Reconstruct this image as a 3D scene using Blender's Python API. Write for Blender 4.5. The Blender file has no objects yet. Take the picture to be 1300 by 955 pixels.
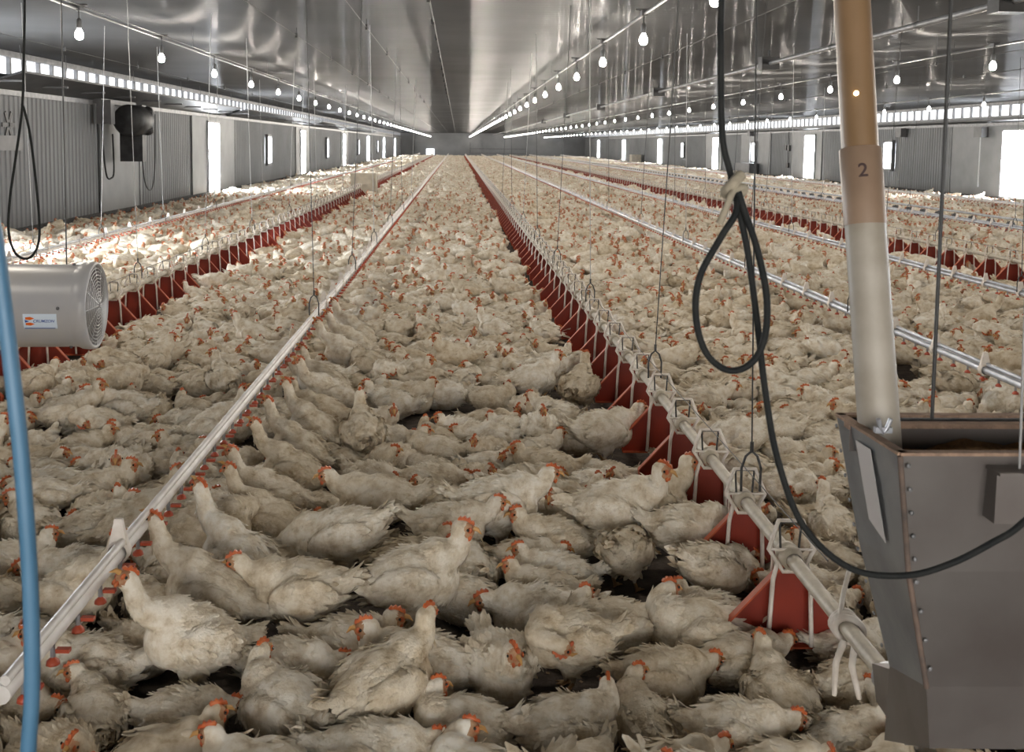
import bpy, bmesh, math, random
import numpy as np
from mathutils import Vector, Matrix, Quaternion
random.seed(7); rng = np.random.default_rng(7)
R = math.radians
scene = bpy.context.scene
col = scene.collection

# ------------------------------------------------------------------ camera
cam = bpy.data.cameras.new('camera'); co = bpy.data.objects.new('camera', cam); col.objects.link(co)
co.location = (0, 0, 1.75)
_p, _r = R(5), R(.53)
F = Vector((0, math.cos(_p), -math.sin(_p))); U0 = Vector((0, math.sin(_p), math.cos(_p))); R0 = Vector((1, 0, 0))
RR = R0*math.cos(_r) + U0*math.sin(_r); UU = U0*math.cos(_r) - R0*math.sin(_r)
m = Matrix.Identity(3); m.col[0] = RR; m.col[1] = UU; m.col[2] = -F
co.rotation_euler = m.to_euler()
cam.sensor_width = 36; cam.lens = 36; cam.shift_x = .05466; cam.shift_y = -.13905
cam.clip_end = 400; cam.clip_start = .05
cam.dof.use_dof = True; cam.dof.focus_distance = 6.0; cam.dof.aperture_fstop = 9
scene.camera = co
# ------------------------------------------------------------------ light and exposure
scene.view_settings.view_transform = 'Standard'; scene.view_settings.look = 'None'
scene.view_settings.gamma = 1; scene.view_settings.use_curve_mapping = False
scene.view_settings.exposure = 1.12
w = bpy.data.worlds.new('sky'); scene.world = w; w.use_nodes = True
w.node_tree.nodes['Background'].inputs[0].default_value = (1, .96, .90, 1)
w.node_tree.nodes['Background'].inputs[1].default_value = 3.2
BULB_W = 20.0          # each bulb
PANE_E = 30.0          # daylight in the wall openings
LOUVRE_E = 1.1
BULB_E = 16.0
try: scene.cycles.use_light_tree = True
except Exception: pass
scene.cycles.max_bounces = 6; scene.cycles.diffuse_bounces = 3; scene.cycles.glossy_bounces = 3
scene.cycles.sample_clamp_indirect = 4; scene.cycles.sample_clamp_direct = 0
scene.cycles.caustics_reflective = False; scene.cycles.caustics_refractive = False

XL, XR, YN, YF, WT, CZ = -7.65, 17.45, -4.0, 140.0, 2.55, 3.25
FX, FZ = 1.115, .40      # near red feeder row
DX = -1.06               # near drinker pipe

# ------------------------------------------------------------------ helpers
def tag(o, label=None, cat=None, group=None, kind=None):
    if label: o['label'] = label
    if cat: o['category'] = cat
    if group: o['group'] = group
    if kind: o['kind'] = kind
    return o
def empty(name, loc, label=None, cat=None, group=None, kind=None):
    o = bpy.data.objects.new(name, None); col.objects.link(o); o.location = loc; o.empty_display_size = .1
    return tag(o, label, cat, group, kind)
class MB:
    def __init__(s): s.v = []; s.f = []; s.mi = []; s.sm = []
    def add(s, vs, fs, mi=0, smooth=False):
        b = len(s.v); s.v += [tuple(v) for v in vs]; s.f += [tuple(b+i for i in f) for f in fs]
        s.mi += [mi]*len(fs); s.sm += [smooth]*len(fs); return s
    def box(s, c, d, mi=0, rot=None):
        x, y, z = d[0]/2, d[1]/2, d[2]/2
        vs = [Vector(p) for p in ((-x,-y,-z),(x,-y,-z),(x,y,-z),(-x,y,-z),(-x,-y,z),(x,-y,z),(x,y,z),(-x,y,z))]
        if rot is not None: vs = [rot @ v for v in vs]
        return s.add([v+Vector(c) for v in vs], [(0,3,2,1),(4,5,6,7),(0,1,5,4),(1,2,6,5),(2,3,7,6),(3,0,4,7)], mi)
    def hexa(s, a, b, mi=0):          # two quads (bottom, top), same winding
        return s.add(list(a)+list(b), [(3,2,1,0),(4,5,6,7),(0,1,5,4),(1,2,6,5),(2,3,7,6),(3,0,4,7)], mi)
    def tube(s, pts, r, n=8, mi=0, caps=True, closed=False):
        pts = [Vector(p) for p in pts]; k = len(pts); rr = r if isinstance(r, (list, tuple)) else [r]*k
        t0 = (pts[1]-pts[0]).normalized(); up = Vector((0,0,1)) if abs(t0.z) < .9 else Vector((0,1,0))
        nrm = t0.cross(up).normalized(); vs = []; fs = []
        for i, p in enumerate(pts):
            if closed: t = (pts[(i+1) % k]-pts[i-1]).normalized()
            else: t = (pts[min(i+1, k-1)]-pts[max(i-1, 0)]).normalized()
            nrm = (nrm - t*nrm.dot(t)).normalized(); bn = t.cross(nrm)
            for j in range(n):
                a = 2*math.pi*j/n; vs.append(p + (nrm*math.cos(a)+bn*math.sin(a))*rr[i])
        for i in range(k if closed else k-1):
            for j in range(n):
                a, b = i*n+j, i*n+(j+1) % n; c, d = ((i+1) % k)*n+(j+1) % n, ((i+1) % k)*n+j
                fs.append((a, b, c, d))
        s.add(vs, fs, mi, True)
        if caps and not closed:
            s.add(vs[:n], [tuple(range(n))[::-1]], mi); s.add(vs[-n:], [tuple(range(n))], mi)
        return s
    def lathe(s, prof, c=(0,0,0), n=16, mi=0, rot=None):   # prof (r,z)
        vs = []; fs = []
        for r, z in prof:
            for j in range(n):
                a = 2*math.pi*j/n; v = Vector((r*math.cos(a), r*math.sin(a), z))
                if rot is not None: v = rot @ v
                vs.append(v+Vector(c))
        for i in range(len(prof)-1):
            for j in range(n):
                fs.append((i*n+j, i*n+(j+1) % n, (i+1)*n+(j+1) % n, (i+1)*n+j))
        return s.add(vs, fs, mi, True)
    def ell(s, c, r, mi=0, rot=None, nu=10, nv=6):
        prof = [(math.cos(t), math.sin(t)) for t in [(-.5+i/nv)*math.pi for i in range(nv+1)]]
        vs = []; fs = []
        for q, z in prof:
            for j in range(nu):
                a = 2*math.pi*j/nu; v = Vector((r[0]*max(q,.02)*math.cos(a), r[1]*max(q,.02)*math.sin(a), r[2]*z))
                if rot is not None: v = rot @ v
                vs.append(v+Vector(c))
        for i in range(nv):
            for j in range(nu): fs.append((i*nu+j, i*nu+(j+1) % nu, (i+1)*nu+(j+1) % nu, (i+1)*nu+j))
        return s.add(vs, fs, mi, True)
    def mesh(s, name, mats):
        me = bpy.data.meshes.new(name); me.from_pydata(s.v, [], s.f)
        for m_ in (mats if isinstance(mats, (list, tuple)) else [mats]): me.materials.append(m_)
        me.polygons.foreach_set('material_index', s.mi); me.polygons.foreach_set('use_smooth', s.sm); me.update(); return me
    def build(s, name, mats, parent=None, loc=None):
        o = bpy.data.objects.new(name, s.mesh(name, mats)); col.objects.link(o)
        if parent: o.parent = parent
        if loc: o.location = loc
        return o
def copy_tree(o, parent=None):
    c = o.copy(); col.objects.link(c)
    if parent: c.parent = parent
    for ch in list(o.children): copy_tree(ch, c)
    return c
def place(me, name, parent, loc=(0,0,0)):
    o = bpy.data.objects.new(name, me); col.objects.link(o); o.parent = parent; o.location = loc; return o
def smooth_path(pts, n=6):
    P = [Vector(p) for p in pts]; out = []
    for i in range(len(P)-1):
        p0, p1, p2, p3 = P[max(i-1,0)], P[i], P[i+1], P[min(i+2,len(P)-1)]
        for k in range(n):
            t = k/n; out.append(.5*((2*p1)+(p2-p0)*t+(2*p0-5*p1+4*p2-p3)*t*t+(3*p1-p0-3*p2+p3)*t**3))
    out.append(P[-1]); return out
ORD = 'first second third fourth fifth sixth seventh eighth ninth tenth eleventh twelfth thirteenth fourteenth fifteenth sixteenth seventeenth eighteenth nineteenth twentieth'.split()
ORD_ = None
TENS = {2: 'twenty', 3: 'thirty', 4: 'forty', 5: 'fifty'}
def ordw(i):
    if i < 20: return ORD[i]
    t, u = divmod(i+1, 10)
    return {2:'twentieth',3:'thirtieth',4:'fortieth',5:'fiftieth'}[t] if u == 0 else TENS[t]+'-'+ORD[u-1]

# ------------------------------------------------------------------ materials
def mat(name, c1, c2=None, scale=5, rough=.6, metal=0, bump=0, bscale=None, emit=None, estr=0, detail=5, lo=.35, hi=.65, coords='Object', spec=.5):
    m_ = bpy.data.materials.new(name); m_.use_nodes = True; nt = m_.node_tree; b = nt.nodes['Principled BSDF']
    b.inputs['Roughness'].default_value = rough; b.inputs['Metallic'].default_value = metal
    b.inputs['Specular IOR Level'].default_value = spec
    b.inputs['Base Color'].default_value = (*c1, 1)
    tc = nt.nodes.new('ShaderNodeTexCoord')
    if c2 is not None:
        n = nt.nodes.new('ShaderNodeTexNoise'); n.inputs['Scale'].default_value = scale; n.inputs['Detail'].default_value = detail
        nt.links.new(tc.outputs[coords], n.inputs['Vector'])
        r_ = nt.nodes.new('ShaderNodeValToRGB'); e = r_.color_ramp.elements
        e[0].position = lo; e[1].position = hi; e[0].color = (*c1, 1); e[1].color = (*c2, 1)
        nt.links.new(n.outputs['Fac'], r_.inputs[0]); nt.links.new(r_.outputs[0], b.inputs['Base Color'])
    if bump:
        n2 = nt.nodes.new('ShaderNodeTexNoise'); n2.inputs['Scale'].default_value = bscale or scale*4; n2.inputs['Detail'].default_value = 4
        nt.links.new(tc.outputs[coords], n2.inputs['Vector'])
        bp = nt.nodes.new('ShaderNodeBump'); bp.inputs['Strength'].default_value = bump; bp.inputs['Distance'].default_value = .01
        nt.links.new(n2.outputs['Fac'], bp.inputs['Height']); nt.links.new(bp.outputs[0], b.inputs['Normal'])
    if emit is not None:
        b.inputs['Emission Color'].default_value = (*emit, 1); b.inputs['Emission Strength'].default_value = estr
    return m_
M = {}
M['litter'] = mat('litter', (.06,.05,.045), (.15,.12,.098), 14, .95, bump=.8, bscale=60, lo=.35, hi=.75)
M['flake'] = mat('wood_shaving', (.38,.27,.17), (.2,.14,.1), 30, .9)
M['wall'] = mat('wall_sheet', (.150,.155,.162), (.195,.20,.208), .6, .55, .0)
M['panel'] = mat('smooth_sheet', (.20,.205,.212), (.165,.17,.178), 2, .5)
M['darkpanel'] = mat('dark_board', (.035,.036,.038), (.06,.06,.063), 3, .5)
M['trim'] = mat('galvanised_trim', (.18,.185,.19), (.28,.28,.29), 8, .45, .3)
M['concrete'] = mat('concrete_stem', (.05,.05,.05), (.1,.1,.1), 8, .9)
M['pane'] = mat('lit_curtain', (.7,.72,.75), emit=(.90,.95,1), estr=PANE_E)
M['louvre'] = mat('lit_inlet', (.7,.72,.75), emit=(.93,.96,1), estr=LOUVRE_E)
M['bulb'] = mat('bulb_glass', (.9,.9,.9), emit=(1,.97,.93), estr=BULB_E)
M['socket'] = mat('socket', (.12,.12,.12), rough=.5)
M['pipe'] = mat('weathered_galvanised_pipe', (.60,.54,.44), (.40,.36,.30), 18, .5, .15, bump=.2, lo=.3, hi=.75)
M['clamp'] = mat('clamp_plastic', (.62,.55,.45), (.38,.33,.25), 25, .6)
M['pvc'] = mat('white_plastic_pipe', (.78,.75,.72), (.55,.50,.46), 12, .4, lo=.35, hi=.8)
M['alu'] = mat('aluminium_rail', (.55,.57,.62), (.4,.42,.46), 10, .35, .6)
M['cup'] = mat('red_nipple', (.42,.07,.03), rough=.4)
M['red'] = mat('red_plastic', (.27,.026,.010), (.19,.018,.008), 6, .45, bump=.05)
M['litrim'] = mat('lit_orange_rim', (.50,.10,.035), (.36,.06,.02), 20, .5)  # same red plastic, with the orange of its lit edges put into the colour
M['strap'] = mat('white_strap', (.82,.76,.70), (.62,.55,.48), 20, .6)
M['wire'] = mat('steel_wire', (.05,.05,.05), rough=.5, metal=.3)
M['palewire'] = mat('pale_string', (.42,.42,.42), rough=.7)
M['rubber'] = mat('black_rubber', (.014,.016,.017), (.024,.025,.024), 30, .7, spec=.2)
M['blue'] = mat('blue_hose', (.07,.18,.30), (.10,.22,.35), 6, .45)
M['rag'] = mat('cream_tape', (.42,.37,.28), (.3,.26,.2), 30, .9, bump=.4)
M['tube'] = mat('feed_tube_plastic', (.32,.20,.11), (.22,.135,.065), 5, .4, lo=.3, hi=.8)
M['couple'] = mat('coupling_plastic', (.36,.25,.175), (.28,.19,.13), 6, .45)
M['tubelow'] = mat('feed_tube_grey_plastic', (.46,.42,.36), (.30,.26,.20), 7, .45, lo=.35, hi=.75)
M['ink'] = mat('ink', (.06,.035,.035), rough=.8)
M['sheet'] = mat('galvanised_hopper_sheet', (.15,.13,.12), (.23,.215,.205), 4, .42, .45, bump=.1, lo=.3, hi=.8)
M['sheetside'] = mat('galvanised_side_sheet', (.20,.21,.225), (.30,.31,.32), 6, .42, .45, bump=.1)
M['dust'] = mat('feed_dust', (.40,.27,.19), (.28,.19,.14), 30, .95, bump=.5)
M['rust'] = mat('rusty_seam', (.20,.14,.11), (.1,.08,.07), 20, .8)
M['feed'] = mat('feed_meal', (.30,.16,.06), (.20,.10,.035), 90, .95, bump=.8)
M['tape'] = mat('grey_tape', (.60,.57,.56), rough=.6)
M['heater'] = mat('heater_enamel', (.50,.48,.46), (.42,.42,.44), 3, .35)
M['grille'] = mat('grille_wire', (.55,.55,.55), rough=.35, metal=.5)
M['dark'] = mat('dark_inside', (.03,.028,.026), rough=.9)
M['burner'] = mat('burner_core', (.24,.12,.05), rough=.6)
M['lab_w'] = mat('label_white', (.70,.80,.92), rough=.4)
M['lab_b'] = mat('label_blue', (.03,.09,.38), rough=.4)
M['lab_o'] = mat('label_orange', (.80,.14,.01), rough=.4)
M['crate'] = mat('pale_board', (.62,.56,.46), (.50,.45,.37), 5, .7)
M['greybox'] = mat('grey_metal_box', (.10,.10,.105), (.14,.14,.145), 4, .5)
M['machine'] = mat('dark_machine', (.015,.015,.016), (.04,.04,.042), 5, .5)
M['spot'] = mat('glowing_highlight', (1,.9,.7), emit=(1,.8,.45), estr=9)  # highlight on the feed tube made as emission, not a lamp

# ceiling: glossy steel sheets ribbed across the house
def ceiling_mat():
    m_ = mat('ribbed_steel_ceiling', (.060,.061,.063), (.080,.081,.083), .5, .2, .0, spec=.4)
    nt = m_.node_tree; b = nt.nodes['Principled BSDF']
    g = nt.nodes.new('ShaderNodeNewGeometry'); sp = nt.nodes.new('ShaderNodeSeparateXYZ'); nt.links.new(g.outputs['Position'], sp.inputs[0])
    def sine(freq, amp):
        a = nt.nodes.new('ShaderNodeMath'); a.operation = 'MULTIPLY'; a.inputs[1].default_value = freq; nt.links.new(sp.outputs['Y'], a.inputs[0])
        c = nt.nodes.new('ShaderNodeMath'); c.operation = 'SINE'; nt.links.new(a.outputs[0], c.inputs[0])
        d = nt.nodes.new('ShaderNodeMath'); d.operation = 'MULTIPLY'; d.inputs[1].default_value = amp; nt.links.new(c.outputs[0], d.inputs[0]); return d
    s1, s2 = sine(2*math.pi/.2, .006), sine(2*math.pi/1.3, .010)
    ad = nt.nodes.new('ShaderNodeMath'); ad.operation = 'ADD'; nt.links.new(s1.outputs[0], ad.inputs[0]); nt.links.new(s2.outputs[0], ad.inputs[1])
    bp = nt.nodes.new('ShaderNodeBump'); bp.inputs['Strength'].default_value = 1; bp.inputs['Distance'].default_value = 1
    nt.links.new(ad.outputs[0], bp.inputs['Height'])
    gl = nt.nodes.new('ShaderNodeBsdfGlossy'); gl.inputs['Roughness'].default_value = .07; gl.inputs['Color'].default_value = (.9,.9,.92,1); nt.links.new(bp.outputs[0], gl.inputs['Normal'])
    b.inputs['Specular IOR Level'].default_value = 0; mx = nt.nodes.new('ShaderNodeMixShader'); mx.inputs[0].default_value = .022
    nt.links.new(b.outputs[0], mx.inputs[1]); nt.links.new(gl.outputs[0], mx.inputs[2]); 
    g2 = nt.nodes.new('ShaderNodeBsdfGlossy'); g2.inputs['Roughness'].default_value = .34; g2.inputs['Anisotropy'].default_value = .8; g2.inputs['Color'].default_value = (.9,.9,.92,1)
    tv = nt.nodes.new('ShaderNodeCombineXYZ'); tv.inputs[1].default_value = 1; nt.links.new(tv.outputs[0], g2.inputs['Tangent'])
    m2 = nt.nodes.new('ShaderNodeMixShader'); m2.inputs[0].default_value = .035; nt.links.new(mx.outputs[0], m2.inputs[1]); nt.links.new(g2.outputs[0], m2.inputs[2])
    nt.links.new(m2.outputs[0], nt.nodes['Material Output'].inputs['Surface'])
    return m_
M['ceiling'] = ceiling_mat()

def feather_mat(name, use_attr):
    m_ = bpy.data.materials.new(name); m_.use_nodes = True; nt = m_.node_tree; b = nt.nodes['Principled BSDF']; L = nt.links.new
    b.inputs['Roughness'].default_value = .85; b.inputs['Specular IOR Level'].default_value = .15
    g = nt.nodes.new('ShaderNodeNewGeometry'); at = nt.nodes.new('ShaderNodeAttribute')
    at.attribute_type = 'GEOMETRY' if use_attr else 'OBJECT'; at.attribute_name = 'rnd'
    n1 = nt.nodes.new('ShaderNodeTexNoise'); n1.inputs['Scale'].default_value = 19; n1.inputs['Detail'].default_value = 8; n1.inputs['Roughness'].default_value = .62; L(g.outputs['Position'], n1.inputs['Vector'])
    r1 = nt.nodes.new('ShaderNodeValToRGB'); e = r1.color_ramp.elements
    e[0].position = .30; e[0].color = (.54,.44,.32,1); e[1].position = .60; e[1].color = (.92,.875,.79,1)
    x = r1.color_ramp.elements.new(.44); x.color = (.76,.68,.55,1)
    L(n1.outputs['Fac'], r1.inputs[0])
    r2 = nt.nodes.new('ShaderNodeValToRGB'); e = r2.color_ramp.elements
    e[0].position = 0; e[0].color = (.80,.75,.67,1); e[1].position = 1; e[1].color = (1,1,1,1)
    L(at.outputs['Fac'], r2.inputs[0])
    mx = nt.nodes.new('ShaderNodeMix'); mx.data_type = 'RGBA'; mx.blend_type = 'MULTIPLY'; mx.inputs[0].default_value = 1
    L(r1.outputs[0], mx.inputs[6]); L(r2.outputs[0], mx.inputs[7]); L(mx.outputs[2], b.inputs['Base Color'])
    if not use_attr:
        n2 = nt.nodes.new('ShaderNodeTexNoise'); n2.inputs['Scale'].default_value = 120; n2.inputs['Detail'].default_value = 3; L(g.outputs['Position'], n2.inputs['Vector'])
        bp = nt.nodes.new('ShaderNodeBump'); bp.inputs['Strength'].default_value = .5; bp.inputs['Distance'].default_value = .008
        L(n2.outputs['Fac'], bp.inputs['Height']); L(bp.outputs[0], b.inputs['Normal'])
    return m_
M['feather'] = feather_mat('white_feathers', False); M['flockfeather'] = feather_mat('flock_feathers', True)
M['face'] = mat('chicken_face', (.52,.33,.19), (.40,.17,.08), 60, .7)
M['leg'] = mat('chicken_leg', (.50,.33,.17), rough=.6)
M['comb'] = mat('red_comb', (.58,.15,.04), (.46,.09,.03), 60, .45)
M['beak'] = mat('beak_horn', (.55,.30,.10), rough=.4)
M['eye'] = mat('dark_eye', (.012,.01,.008), rough=.15)

# ------------------------------------------------------------------ room shell
def struct(mb, name, mats): return tag(mb.build(name, mats), kind='structure')
b = MB(); b.add([(XL-.3,YN,0),(XR+.3,YN,0),(XR+.3,YF,0),(XL-.3,YF,0)], [(0,1,2,3)]); struct(b, 'floor', M['litter'])
b = MB(); b.box(((XL+XR)/2, (YN+YF)/2, CZ+.03), (XR-XL+1, YF-YN, .06)); struct(b, 'ceiling', M['ceiling'])
def ribbed(x, sgn, y0, y1, z0, z1, pitch=.19, d=.022):
    mb = MB(); ys = []; y = y0
    while y < y1: ys += [(y, 0), (y+pitch*.45, 0), (y+pitch*.6, d), (y+pitch*.85, d)]; y += pitch
    vs = []
    for yy, dd in ys: vs += [(x+sgn*dd, yy, z0), (x+sgn*dd, yy, z1)]
    n = len(ys); mb.add(vs, [(2*i, 2*i+2, 2*i+3, 2*i+1) for i in range(n-1)])
    mb.box((x-sgn*.05, (y0+y1)/2, (z0+z1)/2), (.06, y1-y0, z1-z0)); return mb
for name, x, sg in (('wall_left', XL, 1), ('wall_right', XR, -1)):
    mb = ribbed(x, sg, YN, YF, 0, WT)
    zb = 2.86 if x < 0 else 2.82
    mb.box((x-sg*.05, (YN+YF)/2, (WT+zb)/2), (.1, YF-YN, zb-WT))          # plain board over the ribs
    mb.box((x-sg*.05, (YN+YF)/2, (CZ+3.16)/2), (.1, YF-YN, CZ-3.16))
    mb.box((x-sg*.3, (YN+YF)/2, 1.6), (.05, YF-YN, 3.4))
    struct(mb, name, M['wall'])
    t = MB(); t.box((x+sg*.03, (YN+YF)/2, WT), (.08, YF-YN, .09)); t.box((x+sg*.035, (YN+YF)/2, zb-.03), (.06, YF-YN, .05)); t.box((x+sg*.03, (YN+YF)/2, CZ-.05), (.10, YF-YN, .10)); struct(t, 'trim_1' if x < 0 else 'trim_2', M['trim'])
    t = MB(); t.box((x+sg*.04, (YN+YF)/2, .11), (.10, YF-YN, .22)); struct(t, 'baseboard_left' if x < 0 else 'baseboard_right', M['concrete'])
    # long strip of daylight inlets under the eave: lit sheet split by short posts
    t = MB(); t.box((x-sg*.08, (YN+YF)/2, (zb+3.16)/2), (.02, YF-YN, 3.16-zb)); ob = struct(t, 'window_21' if x < 0 else 'window_22', M['louvre'])
    t = MB(); y = YN
    while y < YF: t.box((x-sg*.03, y, (zb+3.16)/2), (.07, .07, 3.16-zb)); y += .62
    fr = t.build('inlet_posts', M['trim'], ob)
# smooth flat bays between ribbed ones
for i, (x, sg, y0, y1) in enumerate(((XL,1,21.9,24.6),(XL,1,29.5,35.2),(XL,1,48.5,53),(XL,1,67.5,72),(XR,-1,29.8,36.2),(XR,-1,43,46),(XR,-1,49,53.5),(XR,-1,57,63),(XR,-1,67.5,72))):
    t = MB(); t.box((x+sg*.035, (y0+y1)/2, .22+(WT-.27)/2), (.03, y1-y0, WT-.27))
    for yy in (y0, y1): t.box((x+sg*.05, yy, WT/2), (.04, .08, WT-.1))
    struct(t, 'wall_panel' if i == 0 else 'wall_panel', M['panel'])
k = 0
for x, sg in ((XL, 1), (XR, -1)):
    for y in (13.2, 32, 50.6, 69, 88, 107, 126):
        k += 1; o = MB(); z0, z1, hw = .22, 2.36, .74
        o.box((x+sg*.07, y, (z0+z1)/2), (.02, 2*hw, z1-z0)); o.box((x+sg*.085, y, 1.45), (.02, 2*hw, .03), 1)
        for yy in (y-hw, y+hw): o.box((x+sg*.075, yy, (z0+z1)/2), (.06, .07, z1-z0+.07), 1)
        for zz in (z0, z1): o.box((x+sg*.075, y, zz), (.06, 2*hw, .07), 1)
        struct(o, 'window_%d' % k, [M['pane'], M['trim']])
    for y in (22.6 if x > 0 else 41.3, 41.3 if x > 0 else 60, 60 if x > 0 else 79, 79 if x > 0 else 98):
        k += 1; o = MB(); z0, z1, hw = .92, 1.98, .40
        o.box((x+sg*.06, y, (z0+z1)/2), (.02, 2*hw, z1-z0))
        for yy in (y-hw-.03, y+hw+.03): o.box((x+sg*.09, yy, (z0+z1)/2), (.12, .10, z1-z0+.18), 1)
        for zz in (z0-.04, z1+.04): o.box((x+sg*.09, y, zz), (.12, 2*hw+.1, .10), 1)
        for q in range(1, 6): o.box((x+sg*.075, y, z0+q*(z1-z0)/6), (.01, 2*hw, .018), 1)
        for q in (-.2, 0, .2): o.box((x+sg*.075, y+q, (z0+z1)/2), (.01, .015, z1-z0), 1)
        struct(o, 'window_%d' % (k+30), [M['pane'], M['greybox']])
b = MB(); b.box(((XL+XR)/2, YF, CZ/2), (XR-XL+1, .1, CZ)); b.box((-1.2, YF-.3, 1.2), (9, .3, 2.3))
struct(b, 'wall_end', M['wall'])
b = MB(); b.box((-3.6, YF-.6, .65), (1.1, .05, .9)); struct(b, 'window_60', M['louvre'])
b = MB()
for x in (1.8, 9.4): b.box((x, YF-1.2, 1.0), (.18, .18, 2.0))
b.box((5.6, YF-1.2, 1.15), (7.6, .1, .12)); b.box((5.6, YF-1.2, .55), (7.6, .1, .1)); struct(b, 'trim_9', M['greybox'])

b = MB(); b.box((-6.2,YN,1.63), (6.5,.15,3.26)); b.box((10.6,YN,1.63), (14.2,.15,3.26)); b.box((.4,YN,2.95), (7.0,.15,.62)); struct(b, 'wall_back', M['wall'])  # unseen near-end wall, its doorway left open to let sky light in
# baffle boards hanging below the inlets
def baffle(x, sg, y0, y1, label, out=.75, z=2.82, group=None, dark=True):
    o = empty('inlet_baffle', (x, y0, WT), label, 'baffle', group)
    a = Vector((sg*.05, 0, .05)); c = Vector((sg*out, 0, z-WT)); t_ = Vector((0,0,.035)); L = y1-y0; e = Vector((0, L, 0))
    t = MB(); t.hexa([a, c, c+e, a+e], [a+t_, c+t_, c+e+t_, a+e+t_]); t.build('baffle_board', M['darkpanel'], o)
    n = int(L/1.9)
    for i in range(n+1):
        yy = min(L-.05, i*1.9); t = MB()
        t.tube([(sg*out, yy, z-WT+.03), (sg*out*.95, yy, CZ-WT)], .006, 5); t.box((sg*out/2, yy, (z-WT)/2+.0), (sg*out, .05, .03), rot=None)
        t.build('support_bracket', M['greybox'], o)
for (y0, y1, dsc) in ((16.4, 33, 'long dark inlet baffle hanging above the ribbed wall, over the black fan motor'), (34, 52, 'dark inlet baffle under the eave beyond the first tall lit opening'), (53, 90, 'narrow far inlet baffle running on toward the end wall')):
    baffle(XL, 1, y0, y1, dsc, group='inlet baffles along the eaves')
for (y0, y1, dsc) in ((18, 44, 'thin inlet baffle along the wide far-side wall above the grey junction boxes'), (45, 90, 'thin inlet baffle continuing above the grey cabinet on the far-side wall')):
    baffle(XR, -1, y0, y1, dsc, out=.35, z=2.66, group='inlet baffles along the eaves')

# ------------------------------------------------------------------ bulbs on four conduits
def bulb_proto():
    o = empty('light_bulb', (0,0,0))
    t = MB(); t.lathe([(.001,-.055),(.02,-.052),(.033,-.035),(.036,-.015),(.03,.008),(.019,.028),(.014,.04)], n=12); t.build('glass', M['bulb'], o)
    t = MB(); t.lathe([(.016,.038),(.022,.045),(.023,.09),(.016,.115),(.005,.12),(.005,.19)], n=10); t.build('socket', M['socket'], o)
    t = MB(); t.box((0,0,.2), (.05,.09,.045)); t.tube([(-.07,0,.225),(.07,0,.225)], .01, 6); t.build('mounting_clip', M['greybox'], o)
    l = bpy.data.lights.new('bulb_light', 'POINT'); l.energy = BULB_W; l.shadow_soft_size = .04; l.color = (1,.91,.78)
    lo = bpy.data.objects.new('bulb_light', l); col.objects.link(lo); lo.parent = o; lo.location = (0,0,-.10)
    return o
BP = bulb_proto(); first = True
ROWS = ((-3.53, 'over the outer red feeder row'), (1.73, 'running over the near red feeder row'), (6.38, 'over the far red feeder row'), (11.75, 'closest to the wide far-side wall'))
for x, where in ROWS:
    t = MB(); t.tube([(x, YN, 2.97), (x, YF, 2.97)], .014, 6); t.tube([(x+.05, YN, 2.99), (x+.05, YF, 2.99)], .005, 4)
    y = 3.0
    while y < YF: t.tube([(x, y, 2.98), (x, y, CZ)], .004, 4); y += 5.4
    o = t.build('lighting_conduit', M['greybox']); tag(o, 'thin grey conduit carrying the bulb row ' + where, 'conduit', 'lighting conduits')
    i = 0; y = 7.0 - 2.67
    while y < YF-2:
        o = BP if first else copy_tree(BP); first = False
        o.location = (x, y, 2.75); vis = y > 6.5
        j = i-1
        if j >= 0: lab = 'bare round bulb, %s along the row %s' % (ordw(j), where)
        elif j < 0: lab = 'bulb straight overhead in the row ' + where
        else: lab = 'tiny far bulb toward the end wall, row ' + where
        tag(o, lab, 'light bulb', 'bare light bulbs in ceiling rows'); o.scale = (1.15,)*3
        i += 1; y += 2.67
# gas pipe with junction boxes, ceiling ridge rail, thin cross wires
o = empty('ceiling_pipe', (4.87, YN, 3.05), 'fat grey pipe under the ceiling with square valve boxes, above the wide aisle', 'pipe')
t = MB(); t.tube([(0,0,0),(0,YF-YN,0)], .033, 10); t.build('pipe', M['trim'], o)
for y in (9.2, 16.2, 25, 35, 46, 58): t = MB(); t.box((0,0,0), (.28,.2,.2)); t.tube([(0,0,.1),(0,0,.2)], .02, 6); t.build('valve_box', M['machine'], o, (0, y-YN, 0))
for y in (4, 7.5, 11, 13.5, 20, 22.5, 29, 32, 38, 42, 50): t = MB(); t.tube([(0,0,0),(0,0,.2)], .006, 5); t.lathe([(.04,-.03),(.04,.03)], n=10, rot=Matrix.Rotation(R(90),3,'X')); t.build('hanger', M['greybox'], o, (0, y-YN, 0))
o = empty('winch_cable', (-.3, YN, 3.19), 'dark cable and pulleys running along the middle of the ceiling', 'cable')
t = MB(); t.tube([(0,0,0),(.12,YF-YN,0)], .008, 5); t.build('cable', M['wire'], o)
for i in range(16): t = MB(); t.lathe([(.012,-.02),(.035,-.018),(.035,.018),(.012,.02)], n=10, rot=Matrix.Rotation(R(90),3,'Y')); t.box((0,0,.03), (.03,.03,.06)); t.build('pulley', M['wire'], o, (0, 12.5+i*1.9, 0))
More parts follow.
